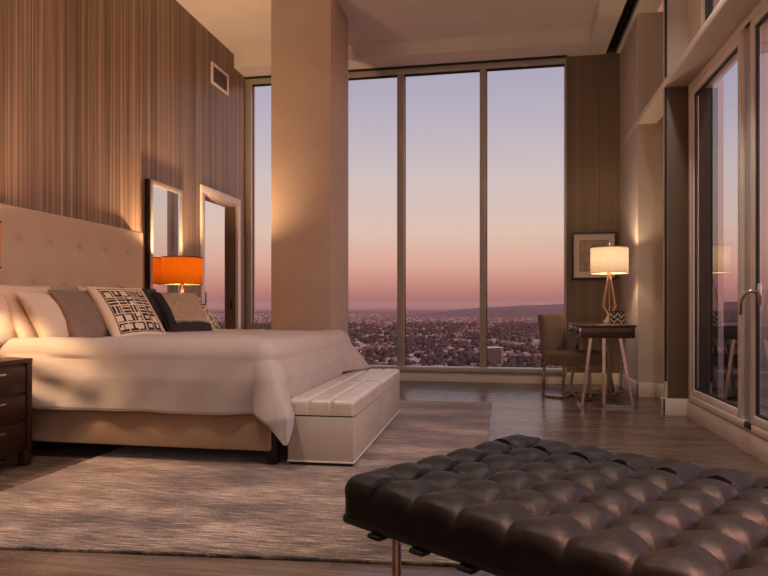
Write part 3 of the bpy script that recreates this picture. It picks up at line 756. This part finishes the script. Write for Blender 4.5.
# picture
pc = empty('framed_picture', (1.075, YB - .021, 1.578)); tag(pc, 'framed sketch with wide cream mat on the wall behind the desk lamp', 'picture')
f = MB(); W_, H_ = .262, .288
for q in ((-W_, -W_ + .018, -H_, H_), (W_ - .018, W_, -H_, H_)): f.box(q[0], q[1], -.03, 0, q[2], q[3], .003)
for q in ((-H_, -H_ + .018), (H_ - .018, H_)): f.box(-W_ + .018, W_ - .018, -.03, 0, q[0], q[1], .003)
f.build('frame', M['black'], pc)
f = MB()
for q in ((-W_ + .018, -W_ + .026, -H_ + .018, H_ - .018), (W_ - .026, W_ - .018, -H_ + .018, H_ - .018)): f.box(q[0], q[1], -.027, -.008, q[2], q[3])
for q in ((-H_ + .018, -H_ + .026), (H_ - .026, H_ - .018)): f.box(-W_ + .026, W_ - .026, -.027, -.008, q[0], q[1])
f.build('frame_lip', M['silver'], pc)
MB().box(-W_ + .01, W_ - .01, -.012, -.006, -H_ + .01, H_ - .01).build('mat_board', M['matc'], pc)
f = MB(); w2, h2 = .172, .19
f.box(-w2, w2, -.0135, -.012, -h2, h2); bord = f.build('art_border', M['inkart'], pc)
ar = MB(); ar.box(-w2 + .006, w2 - .006, -.015, -.0135, -h2 + .006, h2 - .006)
art = ar.build('drawing', M['paperart'], pc)
sk = MB(); r2 = random.Random(4)
for i in range(26):
    x = r2.gauss(.015, .045); z = r2.uniform(-.11, .12); l_ = r2.uniform(.02, .07)
    sk.bar((x, -.0154, z), (x + r2.uniform(-.02, .02), -.0154, z + l_), .0006, r2.uniform(.002, .007))
sk.build('pen_strokes', M['inkart'], art)

# ------------------------------------------------------------------ the city below
HC = -120.
def ground_mat():
    m = bpy.data.materials.new('city_ground'); m.use_nodes = True; nt = m.node_tree; nt.nodes.clear(); t = Nt(nt)
    out = t.n('ShaderNodeOutputMaterial'); b = t.n('ShaderNodeBsdfPrincipled', Roughness=.9); b.inputs['Specular IOR Level'].default_value = .1; t.l(b.outputs[0], out.inputs[0])
    tc = t.n('ShaderNodeTexCoord')
    n1 = t.n('ShaderNodeTexNoise', Scale=.0032, Detail=6., Roughness=.62); t.l(tc.outputs['Object'], n1.inputs['Vector'])
    n2 = t.n('ShaderNodeTexVoronoi', Scale=.022); n2.feature = 'F1'; t.l(tc.outputs['Object'], n2.inputs['Vector'])
    r1 = ramp(t, n1.outputs['Fac'], [(.38, hexc('3a2624')), (.52, hexc('593c3a')), (.66, hexc('7d5653'))])
    r2_ = ramp(t, n2.outputs['Color'], [(.0, (0, 0, 0, 1)), (.88, (0, 0, 0, 1)), (.93, (1, 1, 1, 1))])
    mx = t.n('ShaderNodeMix', _data_type='RGBA'); t.l(r2_.outputs[0], mx.inputs[0]); t.l(r1.outputs[0], mx.inputs[6]); mx.inputs[7].default_value = hexc('a9827c')
    t.l(mx.outputs[2], b.inputs['Base Color']); return m
gm = MB(); gm.add([(-50000, 300, HC), (50000, 300, HC), (50000, 50000, HC), (-50000, 50000, HC)], [[0, 1, 2, 3]])
struct('city_ground', gm, ground_mat(), smooth=0)
hillm = mat('hill_scrub', '4a3634', .95, col2='5f4644', scale=(.004, .004, .004), detail=5)
hm = MB()
def hill(s, t):
    x = -1800 + s * 7000; y = 7500 + t * 3500
    e = math.sin(PI * t)
    ridge = max(0, min(1, (s) / .35)) * max(0, min(1, (1 - s) / .2)); ridge = ridge * ridge * (3 - 2 * ridge)
    h = (150 + 45 * noise.noise((s * 5, 1, 0)) + 22 * noise.noise((s * 16, t * 4, 2)) + 8 * noise.noise((s * 50, t * 12, 4))) * ridge * e
    return (x, y, HC + max(-2, h * 1.15 - 2))
hm.grid(160, 40, hill); struct('hills', hm, hillm, smooth=80)
bmats = [mat('stucco_pale', 'ab9087', .8, col2='b99e94', scale=(.2, .2, .2)), mat('stucco_rose', '8f6a65', .8, col2='9f7973', scale=(.2, .2, .2)), mat('roof_grey', '7d6664', .8, col2='8c7472', scale=(.2, .2, .2)), mat('stucco_white', 'd2bcb0', .8, col2='dcc8bd', scale=(.2, .2, .2))]
protos = []
def bmesh_city(k):
    mb = MB(); mb.box(-.5, .5, -.5, .5, 0, 1)
    if k % 3 == 1: mb.box(-.3, .1, -.2, .3, 1, 1.35)
    if k % 3 == 2: mb.add([(-.55, -.55, 1), (.55, -.55, 1), (.55, .55, 1), (-.55, .55, 1), (-.3, 0, 1.5), (.3, 0, 1.5)], [[0, 1, 5, 4], [1, 2, 5], [2, 3, 4, 5], [3, 0, 4]])
    me = bpy.data.meshes.new('city_building'); me.from_pydata(mb.v, [], mb.f); return me
for k in range(3):
    for mi in (0, 1, 2, 3):
        me = bmesh_city(k); me.materials.append(bmats[mi]); protos.append(me)
rc = random.Random(21)
def at_px(px, D): 
    u = (px - 384) / F_PX; fx, fy = -math.sin(TH), math.cos(TH); rx, ry = math.cos(TH), math.sin(TH)
    return (D * (fx + u * rx), D * (fy + u * ry))
for i in range(300):
    D = 1180 * (1 + 1.3 * rc.random() ** 1.3); px = rc.uniform(338, 568) if rc.random() < .82 else rc.uniform(196, 275)
    if 1230 < D < 1420 and 478 < px < 508: px -= 40
    x, y = at_px(px, D)
    o = bpy.data.objects.new('city_building', protos[rc.randrange(12)]); COL.objects.link(o)
    big = rc.random() < .12
    o.location = (x, y, HC - .5); o.scale = ((rc.uniform(20, 42) if big else rc.uniform(6, 15)), (rc.uniform(12, 24) if big else rc.uniform(6, 12)), rc.uniform(3, 6) * (1.4 if big else 1)); o.rotation_euler.z = rc.choice((.2, .25, 1.75, .9))
    tag(o, 'small low pale building among dark trees in the city below the window', 'building', 'city buildings nearest below')
fb = MB()
for i in range(11500):
    D = 800 * (1 + 13.5 * rc.random() ** 1.55); px = rc.uniform(90, 720); x, y = at_px(px, D)
    big = rc.random() < .1; w_ = (rc.uniform(20, 45) if big else rc.uniform(7, 18)); d_ = rc.uniform(7, 18); h_ = rc.uniform(3, 6.5) * (1 + D / 12000)
    fb.box(x - w_ / 2, x + w_ / 2, y - d_ / 2, y + d_ / 2, HC - .5, HC + h_, mi=rc.choice((0, 1, 1, 2, 2, 3)))
fbo = fb.build('city_buildings_far', bmats, smooth=0); tag(fbo, 'carpet of distant houses stretching to the hazy horizon', 'houses', kind='stuff')
# trees
tb = MB(); ico = bmesh.new(); bmesh.ops.create_icosphere(ico, subdivisions=1, radius=1); ico.verts.index_update()
iv = [v.co.copy() for v in ico.verts]; ifc = [[v.index for v in f.verts] for f in ico.faces]; ico.free()
for i in range(9500):
    D = 750 * (1 + 5.2 * rc.random() ** 1.5); px = rc.uniform(90, 720); x, y = at_px(px, D)
    if noise.noise((x * .004, y * .004, 0)) < -.14: continue
    r_ = rc.uniform(4, 9) * (1 + D / 7000); hh = rc.uniform(.7, 1.2)
    tb.add([(x + v.x * r_ * rc.uniform(.8, 1.15), y + v.y * r_, HC + r_ * .6 * hh + v.z * r_ * hh * rc.uniform(.85, 1.15)) for v in iv], ifc)
to = tb.build('city_trees', mat('tree_foliage', '33291f', .95, stops=[(.3, '2c1f1b'), (.5, '40302a'), (.7, '554038')], scale=(.03, .03, .03)), smooth=80); tag(to, 'dark tree canopy filling the streets of the city below', 'trees', kind='stuff')
# the dark tower block
tx, ty = at_px(492.5, 1330)
tw = empty('office_tower', (tx, ty, HC), math.radians(24)); tag(tw, 'dark mid-rise office block with pale vertical fins standing alone in the city', 'building')
MB().box(-24, 17, -14, 14, 0, 38).build('wall', mat('tower_glass', '2c2326', .4, col2='352a2d', scale=(.2, .2, .1)), tw)
fn_ = MB()
for i in range(10): fn_.box(-24 + i * 4.1, -23.4 + i * 4.1, -14.6, -14, 0, 38)
for i in range(4): fn_.box(16.9, 17.6, -13 + i * 8, -12 + i * 8, 0, 38)
fn_.box(12.5, 17.5, -14.8, -14, 0, 38.3)
fn_.build('fin', bmats[2], tw); MB().box(-24.8, 17.8, -14.8, 14.8, 38, 39).build('roof', bmats[3], tw)
# evening haze over the city
hz = bpy.data.materials.new('evening_haze'); hz.use_nodes = True; hz.node_tree.nodes.clear(); t = Nt(hz.node_tree)
o_ = t.n('ShaderNodeOutputMaterial'); vs = t.n('ShaderNodeVolumeScatter', Color=(.9, .48, .46, 1), Density=3.2e-5, Anisotropy=0.); t.l(vs.outputs[0], o_.inputs['Volume'])
HAZE_ON = True
if HAZE_ON:
    hb_ = MB(); hb_.box(-20000, 20000, 500, 30000, HC - 5, 150)
    ho = hb_.build('city_haze', hz, smooth=0); tag(ho, 'mauve evening haze lying over the distant city', 'haze', kind='stuff')

# ------------------------------------------------------------------ lights
def downlight(x, y, e, col=(1., .87, .77), spread=80):  # unseen ceiling lamps added as fill light
    r = empty('fill_downlight', (x, y, ZC if x < .98 else ZS)); tag(r, 'unseen round ceiling downlight added as fill light', 'ceiling light', 'added fill downlights')
    MB().lathe([(.09, -.006), (.09, 0)], 24).build('trim_ring', M['trim'], r)
    MB().lathe([(.07, -.009), (.07, -.0065)], 24).build('lens', emit_mat('fill_downlight_lens', 'ffd2a0', 3.), r)
    L = bpy.data.lights.new('downlight', 'AREA'); L.shape = 'DISK'; L.size = .14; L.energy = e; L.color = col; L.spread = math.radians(spread)
    o = bpy.data.objects.new('downlight', L); COL.objects.link(o); o.parent = r; o.location = (0, 0, -.012)
for x, y, e, sp_ in ((-1.75, 2.1, 20, 80), (.6, 1.9, 7, 80), (1.1, 4.0, 30, 150)):
    downlight(x, y, e, spread=sp_)
downlight(.9, .95, 38, (1., .48, .34), 42)  # reddish lamp added to warm the right end of the daybed

def fill_torchiere(x, y, e):  # unseen floor lamps added to bounce light off the ceiling
    r = empty('fill_torchiere', (x, y, 0)); tag(r, 'unseen slim uplighter floor lamp added to brighten the ceiling', 'lamp', 'added fill uplighters')
    MB().lathe([(.15, 0), (.15, .02), (.03, .035)], 32).build('base', M['steel'], r)
    MB().lathe([(.012, .03), (.012, 1.75)], 12).build('pole', M['steel'], r)
    MB().lathe([(.02, 1.74), (.1, 1.77), (.16, 1.84), (.165, 1.84), (.1, 1.765), (.02, 1.73)], 32, cap=False).build('bowl', M['steel'], r)
    L = bpy.data.lights.new('uplight', 'AREA'); L.shape = 'DISK'; L.size = .2; L.energy = e; L.color = (1., .86, .76)
    o = bpy.data.objects.new('uplight', L); COL.objects.link(o); o.parent = r; o.location = (0, 0, 1.83); o.rotation_euler.x = PI
fill_torchiere(-2.9, .9, 36); fill_torchiere(1.1, .2, 28)

# ------------------------------------------------------------------ sky
wd = bpy.data.worlds.new('dusk_sky'); sc.world = wd; wd.use_nodes = True; nt = wd.node_tree; nt.nodes.clear(); t = Nt(nt)
out = t.n('ShaderNodeOutputWorld'); bg = t.n('ShaderNodeBackground'); t.l(bg.outputs[0], out.inputs[0])
tc = t.n('ShaderNodeTexCoord'); sx = t.n('ShaderNodeSeparateXYZ'); t.l(tc.outputs['Generated'], sx.inputs[0])
mz = t.n('ShaderNodeMapRange'); mz.inputs['From Min'].default_value = -.05; mz.inputs['From Max'].default_value = .45; t.l(sx.outputs['Z'], mz.inputs[0])
def zz(z): return (z + .05) / .5
r = ramp(t, mz.outputs[0], [(0, hexc('6d4c52')), (zz(.0), hexc('8a5652')), (zz(.008), hexc('9e645e')), (zz(.029), hexc('c28379')), (zz(.065), hexc('de a896'.replace(' ', ''))), (zz(.114), hexc('dfc0b0')), (zz(.187), hexc('d2c1c0')), (zz(.272), hexc('bdb2c0')), (zz(.35), hexc('aba6bb')), (1, hexc('8f90b0'))])
# brighter afterglow on the side where the sun went down (behind the viewer)
my = t.n('ShaderNodeMapRange'); my.inputs['From Min'].default_value = .25; my.inputs['From Max'].default_value = -.8; t.l(sx.outputs['Y'], my.inputs[0])
gl = t.n('ShaderNodeMix', _data_type='RGBA'); t.l(my.outputs[0], gl.inputs[0]); gl.inputs[6].default_value = (1, 1, 1, 1); gl.inputs[7].default_value = (1.3, 1.1, 1.0, 1)
mxr = t.n('ShaderNodeMapRange'); mxr.inputs['From Min'].default_value = .5; mxr.inputs['From Max'].default_value = .95; gx = t.n('ShaderNodeMix', _data_type='RGBA'); gx.inputs[6].default_value = (1, 1, 1, 1); gx.inputs[7].default_value = (9.2, 7.2, 6.0, 1); t.l(mxr.outputs[0], gx.inputs[0]); t.l(sx.outputs['X'], mxr.inputs[0])
vm = t.n('ShaderNodeMix', _data_type='RGBA', _blend_type='MULTIPLY'); vm.inputs[0].default_value = 1; t.l(gl.outputs[2], vm.inputs[6]); t.l(gx.outputs[2], vm.inputs[7])
mu = t.n('ShaderNodeMix', _data_type='RGBA', _blend_type='MULTIPLY'); mu.inputs[0].default_value = 1; t.l(r.outputs[0], mu.inputs[6]); t.l(vm.outputs[2], mu.inputs[7])
t.l(mu.outputs[2], bg.inputs[0]); bg.inputs[1].default_value = 1.

sc.view_settings.view_transform = 'Standard'; sc.view_settings.look = 'None'; sc.view_settings.gamma = 1; sc.view_settings.use_curve_mapping = False
sc.view_settings.exposure = 0.
sc.cycles.use_denoising = True
sc.cycles.max_bounces = 10; sc.cycles.diffuse_bounces = 5; sc.cycles.transparent_max_bounces = 16; sc.cycles.sample_clamp_indirect = 4
